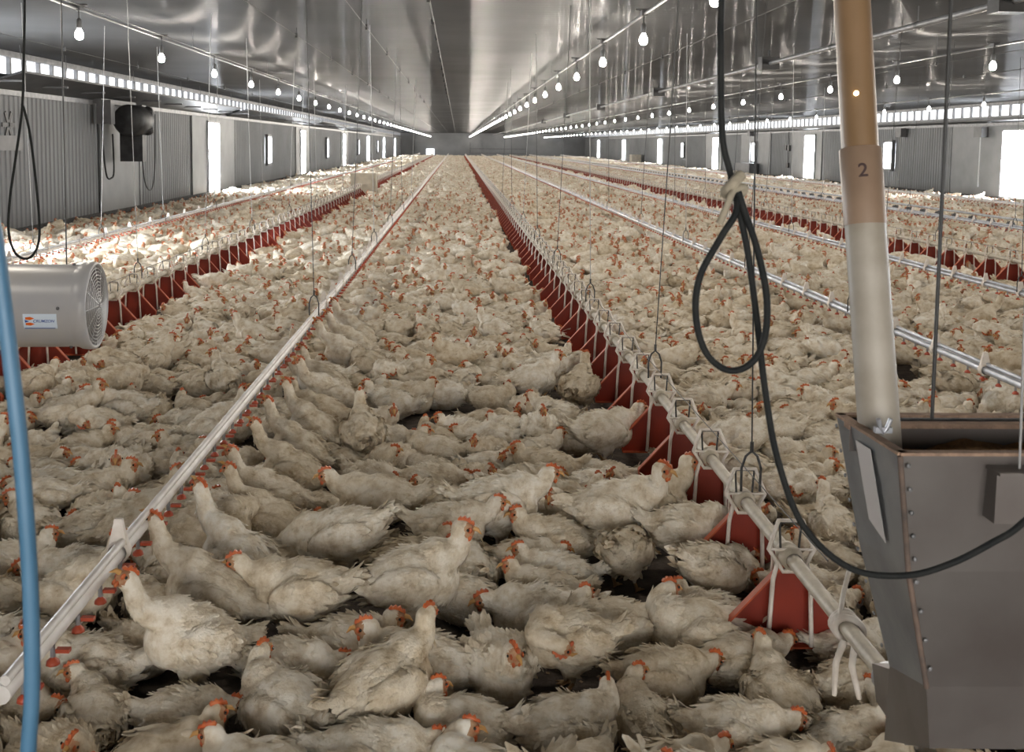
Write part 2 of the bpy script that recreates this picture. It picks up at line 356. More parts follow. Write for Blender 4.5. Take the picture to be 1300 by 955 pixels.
for x, lab in ((-2.1,'thin dark wire stretched along the ceiling inside the outer bulb row'),(-1.1,'thin dark wire stretched along the ceiling above the white drinker pipe'),(3.2,'thin dark wire stretched along the ceiling above the aluminium drinker'),(7.9,'thin dark wire along the ceiling just beyond the far bulb row'),(9.8,'thin dark wire stretched along the ceiling near the outermost bulb row'),(-6.0,'thin dark wire along the ceiling close to the inlet baffles')):
    o = empty('ceiling_wire', (x, YN, 3.14), lab, 'wire', 'wires stretched along the ceiling'); t = MB(); t.tube([(0,0,0),(0,YF-YN,0)], .005, 4); t.build('wire', M['wire'], o)
    for i in range(9): t = MB(); t.box((0,0,.0), (.03,.05,.06)); t.tube([(0,0,0),(0,0,.1)],.004,4); t.build('eye_hook', M['wire'], o, (0, 9+i*3.6+(x*7 % 2), .0))

# ------------------------------------------------------------------ feeder rows
def divider_mesh():
    t = MB(); P = [(0,.405),(.210,.170),(.200,.095),(-.200,.095),(-.210,.170)]
    a = [(x,-.004,z) for x, z in P]; c = [(x,.004,z) for x, z in P]
    t.add(a+c, [(4,3,2,1,0),(5,6,7,8,9)]+[(i,(i+1)%5,5+(i+1)%5,5+i) for i in range(5)], 0)
    for i in range(5):                                   # folded rim
        p, q = Vector((P[i][0],0,P[i][1])), Vector((P[(i+1)%5][0],0,P[(i+1)%5][1])); d_ = (q-p); L = d_.length
        ang = math.atan2(d_.z, d_.x); t.box((p+q)/2+Vector((0,-.012,0)), (L, .03, .006), 1, Matrix.Rotation(-ang, 3, 'Y'))
    return t.mesh('feeder_divider', [M['red'], M['litrim']])
def strap_mesh():
    t = MB()
    t.tube([(-.072,-.035,.105),(-.062,-.032,.33),(-.048,-.03,.39),(-.075,-.02,.43),(-.040,0,.520),(.040,0,.520),(.075,-.02,.43),(.048,-.03,.39),(.062,-.032,.33),(.072,-.035,.105)], .0082, 6)
    t.tube([(-.048,-.03,.39),(-.03,-.03,.36),(.03,-.03,.36),(.048,-.03,.39)], .008, 6); t.tube([(-.07,-.02,.43),(.07,-.02,.43)], .005, 5)
    t.tube([(-.05,.02,.105),(-.05,.02,.40),(-.06,0,.43)], .005, 5); return t.mesh('white_strap', M['strap'])
def clamp_mesh():
    t = MB(); t.lathe([(.026,-.045),(.037,-.038),(.040,-.010),(.034,0),(.041,.010),(.036,.038),(.026,.045)], c=(0,0,FZ), n=14, rot=Matrix.Rotation(R(90),3,'X'))
    t.box((0,0,.517), (.070,.008,.008), 1); t.tube([(-.03,0,FZ+.02),(-.036,0,.515)], .004, 5, 1); t.tube([(.03,0,FZ+.02),(.036,0,.515)], .004, 5, 1)
    return t.mesh('pipe_clamp', [M['clamp'], M['wire']])
MD, MS, MC = divider_mesh(), strap_mesh(), clamp_mesh()
def mesh_arrays(me):
    me.calc_loop_triangles(); nv = len(me.vertices); v = np.empty(nv*3, 'f'); me.vertices.foreach_get('co', v)
    nt_ = len(me.loop_triangles); tr = np.empty(nt_*3, 'i'); me.loop_triangles.foreach_get('vertices', tr)
    mi = np.empty(nt_, 'i'); me.loop_triangles.foreach_get('material_index', mi)
    return v.reshape(-1,3), tr.reshape(-1,3), mi
def bulk(name, vs, tr, mi, mats, smooth=True, rnd=None):
    me = bpy.data.meshes.new(name); me.vertices.add(len(vs)); me.vertices.foreach_set('co', vs.astype('f').ravel())
    n = len(tr); me.loops.add(n*3); me.loops.foreach_set('vertex_index', tr.astype('i').ravel())
    me.polygons.add(n); me.polygons.foreach_set('loop_start', np.arange(0, n*3, 3, dtype='i'))
    try: me.polygons.foreach_set('loop_total', np.full(n, 3, 'i'))
    except Exception: pass
    me.polygons.foreach_set('material_index', mi.astype('i')); me.polygons.foreach_set('use_smooth', np.full(n, smooth))
    for m_ in mats: me.materials.append(m_)
    if rnd is not None:
        a = me.attributes.new('rnd', 'FLOAT', 'POINT'); a.data.foreach_set('value', rnd.astype('f'))
    me.update(calc_edges=True); o = bpy.data.objects.new(name, me); col.objects.link(o); return o
def repeat_mesh(me, ys):
    v, t_, mi = mesh_arrays(me); n = len(ys); V = np.repeat(v[None], n, 0).copy(); V[:,:,1] += np.array(ys)[:,None]
    T = t_[None]+(np.arange(n)*len(v))[:,None,None]; return V.reshape(-1,3), T.reshape(-1,3), np.tile(mi, n)
PITCH = .54
def feeder_row(x, y0, label, group, red=True, n_parts=99):
    o = empty('feeder_row', (x, y0-.32, 0), label, 'feeder', group); off = .32
    t = MB(); t.tube([(0,-.02 if x != FX else -.52,FZ),(0,YF-6-y0,FZ)], .024, 14); t.build('feed_pipe', M['pipe'], o)
    t = MB(); t.tube([(0,-.02,.525),(0,YF-6-y0,.525)], .0025, 4); t.build('top_wire', M['wire'], o)
    n = int((YF-8-y0)/PITCH); ys = [off+i*PITCH for i in range(n)]
    for me, nm in ((MD,'divider'),(MS,'white_strap'),(MC,'pipe_clamp')):
        for y in ys[:n_parts]: place(me, nm, o, (0,y,0))
        V, T, mi = repeat_mesh(me, ys[n_parts:]); q = bulk(nm+'_run', V, T, mi, list(me.materials), False); q.parent = o; q['kind'] = 'stuff'
    return o
near_row = feeder_row(FX, 3.29, 'near red feeder row with white straps running into the grey hopper', 'red feeder rows')
t = MB(); rk = random.Random(3)
for q in range(5):
    a0 = rk.uniform(0,6); tl_ = rk.uniform(-.5,.5); yk = -.20+q*.014
    t.tube([(math.cos(a0+a)*.033, yk+math.sin(a+q)*.018*(1+tl_), FZ+math.sin(a0+a)*.033) for a in [2*math.pi*i/16 for i in range(16)]], .010, 6, closed=True)
t.tube([(-.02,-.22,FZ-.02),(-.045,-.23,FZ-.08),(-.05,-.24,FZ-.17)], [.011,.010,.007], 6); t.tube([(.01,-.22,FZ-.03),(.0,-.23,FZ-.09),(.02,-.24,FZ-.18)], [.011,.010,.007], 6)
t.tube([(-.02,-.18,FZ+.03),(.02,-.10,FZ+.07),(.05,-.06,FZ+.12)], .007, 6)
o_ = t.build('tied_tape', M['strap'], near_row); o_['label'] = 'knotted cream tape'
feeder_row(-3.0, 4.6, 'red feeder row with white straps passing behind the pale barrel heater', 'red feeder rows')
feeder_row(6.8, 6.5, 'red feeder row beyond two aluminium drinker pipes, nearer the wide far wall', 'red feeder rows')

# dark pan line by the far wall
def pan_mesh():
    t = MB(); t.lathe([(.02,.36),(.05,.33),(.10,.26),(.14,.2),(.17,.17),(.19,.13),(.18,.09),(.12,.07),(.001,.07)], n=12)
    for k_ in range(6):
        a = k_*math.pi/3; t.tube([(.17*math.cos(a),.17*math.sin(a),.15),(.05*math.cos(a),.05*math.sin(a),.36)], .006, 4)
    return t.mesh('feed_pan', M['greybox'])
MP = pan_mesh()
o = empty('pan_feeder_line', (10.8, 12, 0), 'grey pan feeder line alongside the wide far-side wall, outermost of the feeders', 'feeder')
t = MB(); t.tube([(0,0,FZ),(0,120,FZ)], .025, 8); t.build('feed_pipe', M['alu'], o)
ys = [.4+i*.75 for i in range(158)]
for y in ys[:99]: place(MP, 'feed_pan', o, (0,y,0))
V, T, mi = repeat_mesh(MP, ys[99:]); q = bulk('feed_pan_run', V, T, mi, [M['greybox']], False); q.parent = o; q['kind'] = 'stuff'

# ------------------------------------------------------------------ drinker lines
def nipple_mesh(s=1):
    t = MB(); t.lathe([(.007,.0),(.007,-.03),(.004,-.032),(.004,-.045)], n=8, mi=1)
    t.lathe([(.004,-.03),(.017,-.042),(.019,-.05),(.003,-.052)], n=8)
    t.box((.028,0,-.012), (.036,.018,.010)); return t.mesh('nipple', [M['cup'], M['alu']])
def tab_mesh():
    t = MB(); t.add([(-.03,-.012,0),(.03,-.012,0),(.012,-.006,.085),(-.012,-.006,.085),(-.03,.012,0),(.03,.012,0),(.012,.006,.085),(-.012,.006,.085)], [(0,1,2,3),(7,6,5,4),(0,4,5,1),(1,5,6,2),(2,6,7,3),(3,7,4,0)])
    t.lathe([(.03,-.02),(.036,-.016),(.036,.016),(.03,.02)], c=(0,0,-.02), n=12, rot=Matrix.Rotation(R(90),3,'X')); return t.mesh('hanger_clip', M['strap'])
MN, MT = nipple_mesh(), tab_mesh()
def drinker(x, y0, z, label, pm, r=.021, rail=True, tabp=.62, rm=None):
    o = empty('drinker_line', (x, y0, z), label, 'drinker', 'drinker lines'); L = YF-8-y0
    t = MB(); t.tube([(0,0,0),(0,L,0)], r, 12); t.build('water_pipe', pm, o)
    if rail:
        t = MB(); t.tube([(.012,0,r+.012),(.012,L,r+.012)], .013, 8); t.build('support_rail', rm or M['alu'], o)
    n = int(L/.18); ys = [.1+i*.18 for i in range(n)]
    for y in ys[:99]: place(MN, 'nipple', o, (.012,y,-r+.004))
    V, T, mi = repeat_mesh(MN, ys[99:400]); V[:,0] += .012; V[:,2] += -r+.004; q = bulk('nipple_run', V, T, mi, [M['cup'], M['alu']], False); q.parent = o; q['kind'] = 'stuff'
    n = int(L/tabp); ys = [.28+i*tabp for i in range(n)]
    if x == DX: ys = [.85]+[q for q in ys if q > 5.6]
    for y in ys[:99]: place(MT, 'hanger_clip', o, (0,y,r))
    V, T, mi = repeat_mesh(MT, ys[99:]); V[:,2] += r
    if len(V): q = bulk('hanger_clip_run', V, T, mi, [M['strap']], False); q.parent = o; q['kind'] = 'stuff'
    return o
drinker(DX+.0, 2.3, .45, 'white plastic drinker pipe with red nipples in the middle aisle', M['pvc'], .024, rm=M['pvc'])
drinker(3.13, 3.2, .45, 'aluminium drinker line between the near feeder and the second aluminium line', M['alu'], .021)
drinker(5.12, 5.2, .45, 'aluminium drinker line just before the far red feeder row', M['alu'], .021)
drinker(-4.73, 7.5, .48, 'white clipped drinker line beside the ribbed wall, past the barrel heater', M['pvc'], .018, tabp=1.0)
drinker(9.3, 12.5, .45, 'grey drinker line between the far red feeder and the grey pan feeder', M['alu'], .018)
drinker(13.3, 14.5, .45, 'drinker line closest to the wide far-side wall', M['pvc'], .018)

# ------------------------------------------------------------------ suspension wires (feeder and drinker lines hang from these)
def susp(x, y, z0, z1, label, r=.0028, m_=None, dx=0., dy=0., hook=True, group='hanging suspension wires'):
    o = empty('suspension_wire', (x, y, z0), label, 'wire', group)
    t = MB(); t.tube([(0,0,.17 if hook else 0),(dx*.5,dy*.5,(z1-z0)/2),(dx,dy,z1-z0)], r, 5); t.build('wire', m_ or M['wire'], o)
    if hook:
        t = MB(); t.tube([(-.035,0,.0),(-.036,0,.09),(-.022,0,.135),(0,0,.155),(.022,0,.135),(.036,0,.09),(.035,0,0)], .005, 6)
        t.tube([(0,0,.15),(0,0,.19)], .007, 6); t.build('hook', M['wire'], o)
    return o
lines = ((FX, (3.75,5.62,8.4,11.2,14,17,20.5,25), 'near red feeder row'), (DX, (7.6,10.4,13.2,16.4,20,24), 'white drinker pipe'), (3.13, (8.0,10.9,13.9,17.3,21), 'nearer aluminium drinker'),
         (5.12, (9.2,12.2,15.6,19,24), 'second aluminium drinker'), (6.8, (11.2,14.4,18,22.5,28), 'far red feeder row'), (-3.0, (9.6,12.2,15,18.4,22,27), 'feeder row behind the barrel heater'),
         (-4.73, (11.4,13.6,16.5,20,25,31), 'drinker line beside the ribbed wall'), (9.3, (17,21,26,32), 'grey drinker beyond the far red feeder'))
for x, ys, nm in lines:
    for i, y in enumerate(ys):
        pale = x < -2 or i % 3 == 2
        susp(x, y, .46, CZ, 'thin %s wire holding up the %s, %s along' % ('pale' if pale else 'dark', nm, ORD[i]), r=.0026+.0001*y, m_=M['palewire'] if pale else M['wire'], dx=(.1 if i % 2 else -.06))
susp(1.046, 2.2, 1.16, CZ, 'dark steel cable rising from the back of the grey hopper', .0042, dx=-.01, hook=False)
susp(1.10, 1.945, 1.12, CZ, 'thin cable rising from the small bracket on the hopper front', .0026, M['palewire'], hook=False, dx=-.05)

# ------------------------------------------------------------------ hopper with auger tube
hp = empty('feed_hopper', (1.14, 2.11, .4), 'open grey galvanised feed hopper hanging at the end of the near feeder row', 'hopper')
org = Vector((1.14, 2.11, .4))
def W(*p): return Vector(p)-org
top = [W(.874,1.962,1.15), W(1.43,1.975,1.15), W(1.42,2.27,1.15), W(.859,2.257,1.15)]
mid = [W(.912,1.985,.905), W(1.385,1.995,.905), W(1.375,2.255,.905), W(.916,2.248,.87)]
bot = [W(.982,2.03,.64), W(1.31,2.035,.64), W(1.30,2.235,.60), W(.996,2.238,.575)]
def panels(i, j, name, m_):
    t = MB(); pts = [bot[i], bot[j], mid[j], mid[i], top[j], top[i]]
    c = sum((p for p in top+bot), Vector())/8
    n = ((bot[j]-bot[i]).cross(top[i]-bot[i])).normalized(); n = n if n.dot(pts[0]-c) < 0 else -n
    th = n*.004; A = pts; B_ = [p+th for p in pts]; t.add(A+B_, [(0,1,2,3),(3,2,4,5),(7,6,9,8),(8,9,11,10),(0,6,7,1),(5,4,10,11),(0,3,9,6),(3,5,11,9),(1,7,8,2),(2,8,10,4)])
    return t.build(name, m_, hp)
panels(0,1,'front_panel',M['sheet']); panels(1,2,'side_panel',M['sheetside']); panels(2,3,'back_panel',M['sheetside']); panels(3,0,'side_panel',M['sheetside'])
t = MB()
for i in range(4):
    a, c = top[i], top[(i+1)%4]; d_ = (c-a).normalized(); s_ = d_.cross(Vector((0,0,1)))*-.016
    t.hexa([a-s_*.3, c-s_*.3, c+s_, a+s_], [p+Vector((0,0,.006)) for p in (a-s_*.3, c-s_*.3, c+s_, a+s_)])
t.hexa([top[3]+Vector((.0,-.07,-.012)), top[2]+Vector((0,-.07,-.012)), top[2]+Vector((0,-.045,-.012)), top[3]+Vector((0,-.045,-.012))], [top[3]+Vector((.0,-.07,0)), top[2]+Vector((0,-.07,0)), top[2]+Vector((0,-.045,0)), top[3]+Vector((0,-.045,0))])
t.build('dusty_rim', M['dust'], hp)
t = MB(); a, c = top[3]+Vector((.004,-.07,-.06)), top[2]+Vector((0,-.07,-.06))
t.hexa([a, c, c+Vector((0,.004,0)), a+Vector((0,.004,0))], [p+Vector((0,0,.05)) for p in (a, c, c+Vector((0,.004,0)), a+Vector((0,.004,0)))]); t.build('cross_brace', M['sheet'], hp)
t = MB()
def lerp(a, c, k_): return a+(c-a)*k_
fq = [lerp(top[i], mid[i], .22)+Vector(((.01,-.01,-.01,.01)[i], (.01,.01,-.01,-.01)[i], 0)) for i in range(4)]
N_ = 12; vs = []
for i in range(N_+1):
    for j in range(N_+1):
        p = lerp(lerp(fq[0], fq[1], i/N_), lerp(fq[3], fq[2], i/N_), j/N_); vs.append(p+Vector((0,0,.012*math.sin(i*1.7+j)*math.sin(j*1.3)+.02*math.cos((i-6)*.4))))
t.add(vs, [(i*(N_+1)+j, (i+1)*(N_+1)+j, (i+1)*(N_+1)+j+1, i*(N_+1)+j+1) for i in range(N_) for j in range(N_)], 0, True); t.build('feed', M['feed'], hp)
t = MB(); t.tube([top[0]+Vector((-.001,-.003,0)), mid[0]+Vector((-.001,-.003,0)), bot[0]+Vector((-.001,-.003,0))], .006, 6); t.build('corner_seam', M['rust'], hp)
t = MB()
for k_ in range(9):
    p = lerp(top[0], mid[0], k_/5) if k_ < 5 else lerp(mid[0], bot[0], (k_-5)/4); t.ell(p+Vector((.016,-.004,-.02)), (.005,.003,.005), nu=8, nv=4)
    p = lerp(top[3], mid[3], k_/5) if k_ < 5 else lerp(mid[3], bot[3], (k_-5)/4); t.ell(p+Vector((-.004,-.012,-.02)), (.003,.005,.005), nu=8, nv=4)
t.build('rivets', M['trim'], hp)
t = MB(); a = [lerp(lerp(top[0],top[3],u), lerp(mid[0],mid[3],u), v_)+Vector((-.0045,0,0)) for u, v_ in ((.66,.10),(.42,.10),(.34,.86),(.62,.74))]
t.add(a+[p+Vector((-.001,0,0)) for p in a], [(0,1,2,3),(7,6,5,4),(0,4,5,1),(1,5,6,2),(2,6,7,3),(3,7,4,0)]); t.build('tape_strip', M['tape'], hp)
t = MB(); t.box(W(1.09,1.957,1.075), (.08,.05,.10)); t.box(W(1.09,1.948,1.128), (.088,.07,.006)); t.build('hanging_bracket', M['sheet'], hp)
t = MB()   # boot below the hopper leading into the feed pipe
t.hexa([W(1.06,2.28,.36), W(1.17,2.28,.36), W(1.16,2.47,.36), W(1.07,2.47,.36)], [bot[0]+Vector((.01,.02,0)), bot[1]+Vector((-.12,.02,0)), W(1.17,2.47,.46), W(1.055,2.47,.46)])
t.hexa([W(1.0,2.04,.50), W(1.29,2.04,.50), W(1.28,2.3,.36), W(1.02,2.3,.36)], [bot[0], bot[1], bot[2], bot[3]]); t.build('boot', M['sheet'], hp)
t = MB(); t.lathe([(.028,-.03),(.04,-.03),(.04,.03),(.028,.03)], c=W(FX,2.49,FZ), n=16, rot=Matrix.Rotation(R(90),3,'X')); t.build('collar', M['alu'], hp)

au = empty('auger_tube', (.915, 2.165, 1.10), 'tall leaning beige plastic feed tube marked 2 dropping into the grey hopper', 'feed tube')
ao = Vector((.915, 2.165, 1.10)); A0 = Vector((.922,2.165,1.10)); A1 = Vector((.9025,2.30,1.746)); A2 = Vector((.896,2.66,CZ))
t = MB(); t.tube([A0-ao, A1-ao], .0435, 28); t.build('lower_tube', M['tubelow'], au)
up_dir = (A2-A1).normalized()
t = MB(); t.tube([A1-up_dir*.05-ao, A2-ao], .0395, 28); t.build('upper_tube', M['tube'], au)
t = MB(); dr = (A1-A0).normalized(); t.tube([A1-dr*.17-ao, A1-ao, A1+dr*.002-ao], [.0450,.0450,.0430], 28); t.build('coupling', M['couple'], au)
t = MB(); t.box(Vector((.893,2.09,1.165))-ao, (.035,.012,.012)); t.tube([Vector((.88,2.085,1.19))-ao, Vector((.886,2.088,1.168))-ao, Vector((.893,2.088,1.16))-ao, Vector((.90,2.088,1.168))-ao, Vector((.906,2.085,1.19))-ao], .005, 8); t.build('wing_nut', M['alu'], au)
def text_mesh(s, size, m_, name, ext=.0006, shear=0):
    c = bpy.data.curves.new(name, 'FONT'); c.body = s; c.size = size; c.extrude = ext; c.align_x = 'CENTER'; c.align_y = 'CENTER'; c.shear = shear; c.offset = size*.012
    o = bpy.data.objects.new(name, c); col.objects.link(o); bpy.context.view_layer.update()
    me = bpy.data.meshes.new_from_object(o.evaluated_get(bpy.context.evaluated_depsgraph_get())); bpy.data.objects.remove(o)
    me.materials.clear(); me.materials.append(m_); me.name = name; return me
def wrap(me, rad, Mx, off=.0006):    # wrap flat text (x right, y up) round a cylinder of radius rad, then place with Mx
    for v in me.vertices:
        a = v.co.x/rad; r_ = rad+v.co.z+off; v.co = Mx @ Vector((math.sin(a)*r_, -math.cos(a)*r_, v.co.y))
    me.update(); return me
tm = text_mesh('2', .042, M['ink'], 'number')
zc = dr; xa = Vector((1,0,0)); ya = zc.cross(xa).normalized(); xa = ya.cross(zc)
Mx = Matrix((xa, ya, zc)).transposed().to_4x4(); Mx.translation = A1-dr*.055-ao
MZ = Matrix.Rotation(R(-18), 4, 'Z'); o = bpy.data.objects.new('number', wrap(tm, .0450, Mx @ MZ)); col.objects.link(o); o.parent = au; o['label'] = 'handwritten dark number 2'
t = MB(); pc = A1+up_dir*.128; t.ell(pc-ao+Vector((-.016,-.0365,0)), (.0055,.004,.0055), nu=12, nv=6); o = t.build('glowing_spot', M['spot'], au); o['label'] = 'small round glowing bead standing for a highlight'  # bead added where the tube shows a bright spot of light

# ------------------------------------------------------------------ barrel heater
ht = empty('barrel_heater', (-2.35, 5.6, .84), 'pale enamelled barrel heater with wire grille and blue and orange label', 'heater')
RX = Matrix.Rotation(R(90), 3, 'Y') @ Matrix.Identity(3)
YW = Matrix.Rotation(R(4), 3, 'Z')
rr = YW @ RX
t = MB(); t.lathe([(.215,-.42),(.225,-.42),(.228,-.40),(.228,.27),(.232,.285),(.24,.30),(.243,.33),(.24,.36),(.225,.365),(.222,.33),(.215,.30),(.215,-.42)], n=40, rot=rr); t.build('barrel', M['heater'], ht)
t = MB(); t.lathe([(.001,.10),(.2,.10),(.214,.12)], n=32, rot=rr); t.build('inner_plate', M['burner'], ht)
t = MB(); fx = .355
for q in range(1, 12):
    rad = .225*q/12; t.tube([rr @ Vector((rad*math.cos(a), rad*math.sin(a), fx+.018*(1-(q/12)**2))) for a in [2*math.pi*i/28 for i in range(28)]], .0026, 5, closed=True)
for q in range(12):
    a = 2*math.pi*q/12; t.tube([rr @ Vector((.02*math.cos(a), .02*math.sin(a), fx+.02)), rr @ Vector((.225*math.cos(a), .225*math.sin(a), fx))], .003, 5)
t.build('wire_grille', M['grille'], ht)
t = MB()
for (s_, a) in ((-.28,-160),(.22,-95),(.25,-175),(.24,-20),(-.2,10)):
    pr = rr @ Vector((.230*math.cos(R(a)), .230*math.sin(R(a)), s_)); t.ell(pr, (.010,.010,.010), nu=8, nv=4)
t.build('bolts', M['greybox'], ht)
lab = empty('maker_label', (0,0,0)); lab.parent = ht
lab.name = 'maker_label'
def on_barrel(mb, name, m_, rad, ang=-2, sx=.125):
    me = mb if isinstance(mb, bpy.types.Mesh) else mb.mesh(name, m_)
    for v in me.vertices:
        a = v.co.y/rad + R(ang); r_ = rad+v.co.z
        v.co = YW @ Vector((v.co.x+sx, -math.cos(a)*r_, math.sin(a)*r_))
    me.update(); return me
def gridplane(w_, h_, z=0, n=8):
    t = MB(); vs = []
    for i in range(n+1):
        for k_ in (0,1): vs.append((w_*(k_-.5), h_*(i/n-.5), z))
    t.add(vs, [(2*i,2*i+1,2*i+3,2*i+2) for i in range(n)], 0, True); return t
LB = -13
me = on_barrel(gridplane(.175,.085), 'label_sheet', M['lab_w'], .2292, LB); o = place(me, 'label_sheet', ht); o['label'] = 'pale blue rectangular sticker'
bpy.data.objects.remove(lab)
def poly(pts, z=0): t = MB(); t.add([(x, y, z) for x, y in pts], [tuple(range(len(pts)))]); return t
for yy in (.018, -.014):
    me = on_barrel(poly([(-.075,yy-.006),(-.05,yy-.009),(-.028,yy),(-.05,yy+.009),(-.075,yy+.006)]), 'arrow', M['lab_o'], .2300, LB); place(me, 'arrow', o)
me = on_barrel(poly([(-.078,-.006),(-.055,.002),(-.078,.010)]), 'triangle', M['lab_b'], .2300, LB); place(me, 'triangle', o)
me = on_barrel(gridplane(.16,.004), 'stripe', M['lab_b'], .2300, LB)
for v in me.vertices: v.co.z -= .036
place(me, 'stripe', o)
tm = text_mesh('CRUMZON', .022, M['lab_b'], 'lettering', .0001, .3)
for v in tm.vertices: v.co.x += .018; v.co.y += .002
place(on_barrel(tm, '', None, .2300, LB), 'lettering', o)
for xx, lb in ((-.3,''),(.2,'')):
    t = MB(); t.tube([(xx,.02,.225),(xx,.04,CZ-.84)], .004, 5); t.build('chain', M['wire'], ht)

# ------------------------------------------------------------------ cords and hose
def cable(name, pts, r, m_, label, cat, n=6, parent=None):
    P = smooth_path(pts, n); t = MB(); b0 = Vector(P[0]) if not parent else Vector()
    t.tube([p-b0 for p in P], r, 10); o = t.build(name, m_, parent); o.location = b0
    if label: tag(o, label, cat)
    return o
cr = empty('power_cord', (.466,1.73,CZ), 'thick black power cord hanging in a tied loop and swinging across the hopper', 'cord')
co_ = Vector((.466,1.73,CZ))
def cpts(l): return [Vector(p)-co_ for p in l]
t = MB(); P = smooth_path(cpts([(.44,1.75,CZ),(.442,1.75,2.6),(.442,1.75,2.035),(.444,1.75,1.917),(.451,1.75,1.772),(.464,1.745,1.711),(.474,1.74,1.678),(.469,1.715,1.640),(.445,1.71,1.60),(.411,1.71,1.532),(.406,1.71,1.465),(.424,1.71,1.404),(.46,1.71,1.373),(.498,1.71,1.381),(.522,1.71,1.422),(.525,1.71,1.493),(.510,1.72,1.573),(.487,1.725,1.64),(.470,1.73,1.690)]), 6); t.tube(P, .0058, 10); t.build('cord', M['rubber'], cr)
t = MB(); P = smooth_path(cpts([(.464,1.735,1.700),(.475,1.735,1.66),(.497,1.735,1.572),(.519,1.74,1.449),(.541,1.75,1.322),(.567,1.75,1.203),(.616,1.75,1.086),(.702,1.75,1.01),(.8,1.75,.998),(.874,1.74,1.025),(.94,1.73,1.068),(.987,1.72,1.11),(1.10,1.72,1.24),(1.35,1.8,1.7),(1.5,1.9,CZ)]), 6); t.tube(P, .0058, 10); t.build('cord', M['rubber'], cr)
t = MB(); P = smooth_path(cpts([(.478,1.726,1.702),(.462,1.712,1.688),(.455,1.73,1.672),(.478,1.745,1.668),(.484,1.728,1.682),(.462,1.71,1.676),(.45,1.70,1.652),(.438,1.70,1.622)]), 5); t.tube(P, [.010]*20+[.006]*(len(P)-20), 7); t.build('tape_tie', M['rag'], cr)
cable('blue_hose', [(-.62,1.25,2.6),(-.60,1.25,2.0),(-.585,1.25,1.728),(-.567,1.25,1.642),(-.558,1.25,1.564),(-.551,1.25,1.485),(-.542,1.25,1.376),(-.537,1.25,1.285),(-.534,1.25,1.193),(-.534,1.25,1.1),(-.537,1.25,1.026),(-.545,1.25,.92),(-.56,1.25,.5),(-.58,1.25,.02)], .0102, M['blue'], 'bright blue hose hanging close to the lens in front of the barrel heater', 'hose', 4)
bpy.data.objects['blue_hose'].data.name = 'blue_hose'
cable('hanging_cable', [(-2.16,5.2,CZ),(-2.166,5.2,2.525),(-2.181,5.2,2.136),(-2.196,5.2,1.9),(-2.234,5.2,1.662),(-2.268,5.2,1.462),(-2.281,5.2,1.281),(-2.248,5.2,1.172),(-2.184,5.2,1.148),(-2.134,5.2,1.214),(-2.123,5.2,1.343),(-2.137,5.2,1.563),(-2.159,5.2,1.782),(-2.184,5.2,1.9),(-2.196,5.2,1.93)], .0065, M['rubber'], 'black cable hanging in a long loop above the barrel heater', 'cable')

# ------------------------------------------------------------------ wall things
def fan_motor():
    o = empty('fan_motor', (-7.1, 22.5, 2.2), 'black drive motor with sprockets bolted high on the ribbed wall under the baffle', 'motor')
    t = MB(); t.lathe([(.001,-.5),(.30,-.5),(.34,-.46),(.34,.25),(.28,.3),(.001,.3)], n=20, rot=Matrix.Rotation(R(90),3,'X')); t.build('motor_drum', M['machine'], o)
    for q in range(3): t = MB(); t.lathe([(.03,-.06),(.12,-.06),(.12,.06),(.03,.06)], c=(.2,.48,.2-q*.2), n=12, rot=Matrix.Rotation(R(90),3,'X')); t.build('sprocket', M['machine'], o)
    t = MB(); t.box((-.1,.35,-.45), (.5,.25,.9)); t.build('motor_base', M['machine'], o)
    t = MB(); t.box((-.25,-.95,.15), (.3,.25,.5)); t.box((-.25,1.2,.15), (.3,.3,.45)); t.box((-.4,.1,.38), (.2,2.3,.1)); t.build('mounting_rail', M['greybox'], o)
fan_motor()
cable('dangling_cable', [(-7.45,21.6,2.1),(-7.42,21.6,1.4),(-7.42,21.75,1.0),(-7.42,22.0,.95),(-7.42,22.2,1.1),(-7.45,22.25,1.9)], .018, M['rubber'], 'looped dark cord hanging on the wall below the fan motor', 'cord')
cable('pull_chain', [(-7.3,23.8,2.3),(-7.3,23.8,1.6),(-7.3,24.0,.8),(-7.3,24.5,.6),(-7.3,24.8,1.1),(-7.3,24.9,2.4)], .014, M['wire'], 'dark pull chain looped down the ribbed wall beside the fan motor', 'chain')
o = empty('wall_fan', (XL+.06, 17.0, 1.95), 'small dark fan bracket fixed on the ribbed wall beside the looped black cable', 'fan')
t = MB(); t.box((.1,0,-.25), (.2,1.0,.25)); t.build('bracket', M['greybox'], o)
for q in range(6): a = q*math.pi/3; t = MB(); t.box((.18,.14*math.cos(a),.05+.14*math.sin(a)), (.02,.2,.07), 0, Matrix.Rotation(a,3,'X')); t.build('blade', M['machine'], o)
def crate(name, loc, dims, m_, label, cat):
    o = empty(name, loc, label, cat); x, y, z = dims
    t = MB(); t.box((0,0,z/2), (x-.06,y-.06,z-.04)); t.build('body', m_, o)
    t = MB(); t.box((0,0,z), (x+.02,y+.02,.05)); t.build('lid', m_, o)
    for sx in (-1,1):
        for sy in (-1,1): t = MB(); t.box((sx*(x/2-.03),sy*(y/2-.03),z/2-.06), (.05,.05,z+.12)); t.build('corner_post', m_, o)
    for q in range(3): t = MB(); t.box((0,-y/2+.02,z*(.2+.3*q)), (x-.04,.03,.05)); t.build('slat', m_, o)
    return o
crate('feed_bin', (-2.9,32.2,.14), (.80,.75,.66), M['crate'], 'cream wooden feed bin standing over the red feeder row far down the house', 'bin')
crate('control_cabinet', (17.05,60.6,.12), (.5,3.3,.66), M['greybox'], 'low grey cabinet against the far-side wall below a small lit window', 'cabinet')
crate('white_bin', (16.7,96,.1), (.9,1.2,.8), M['crate'], 'small white bin far off against the far-side wall', 'bin')
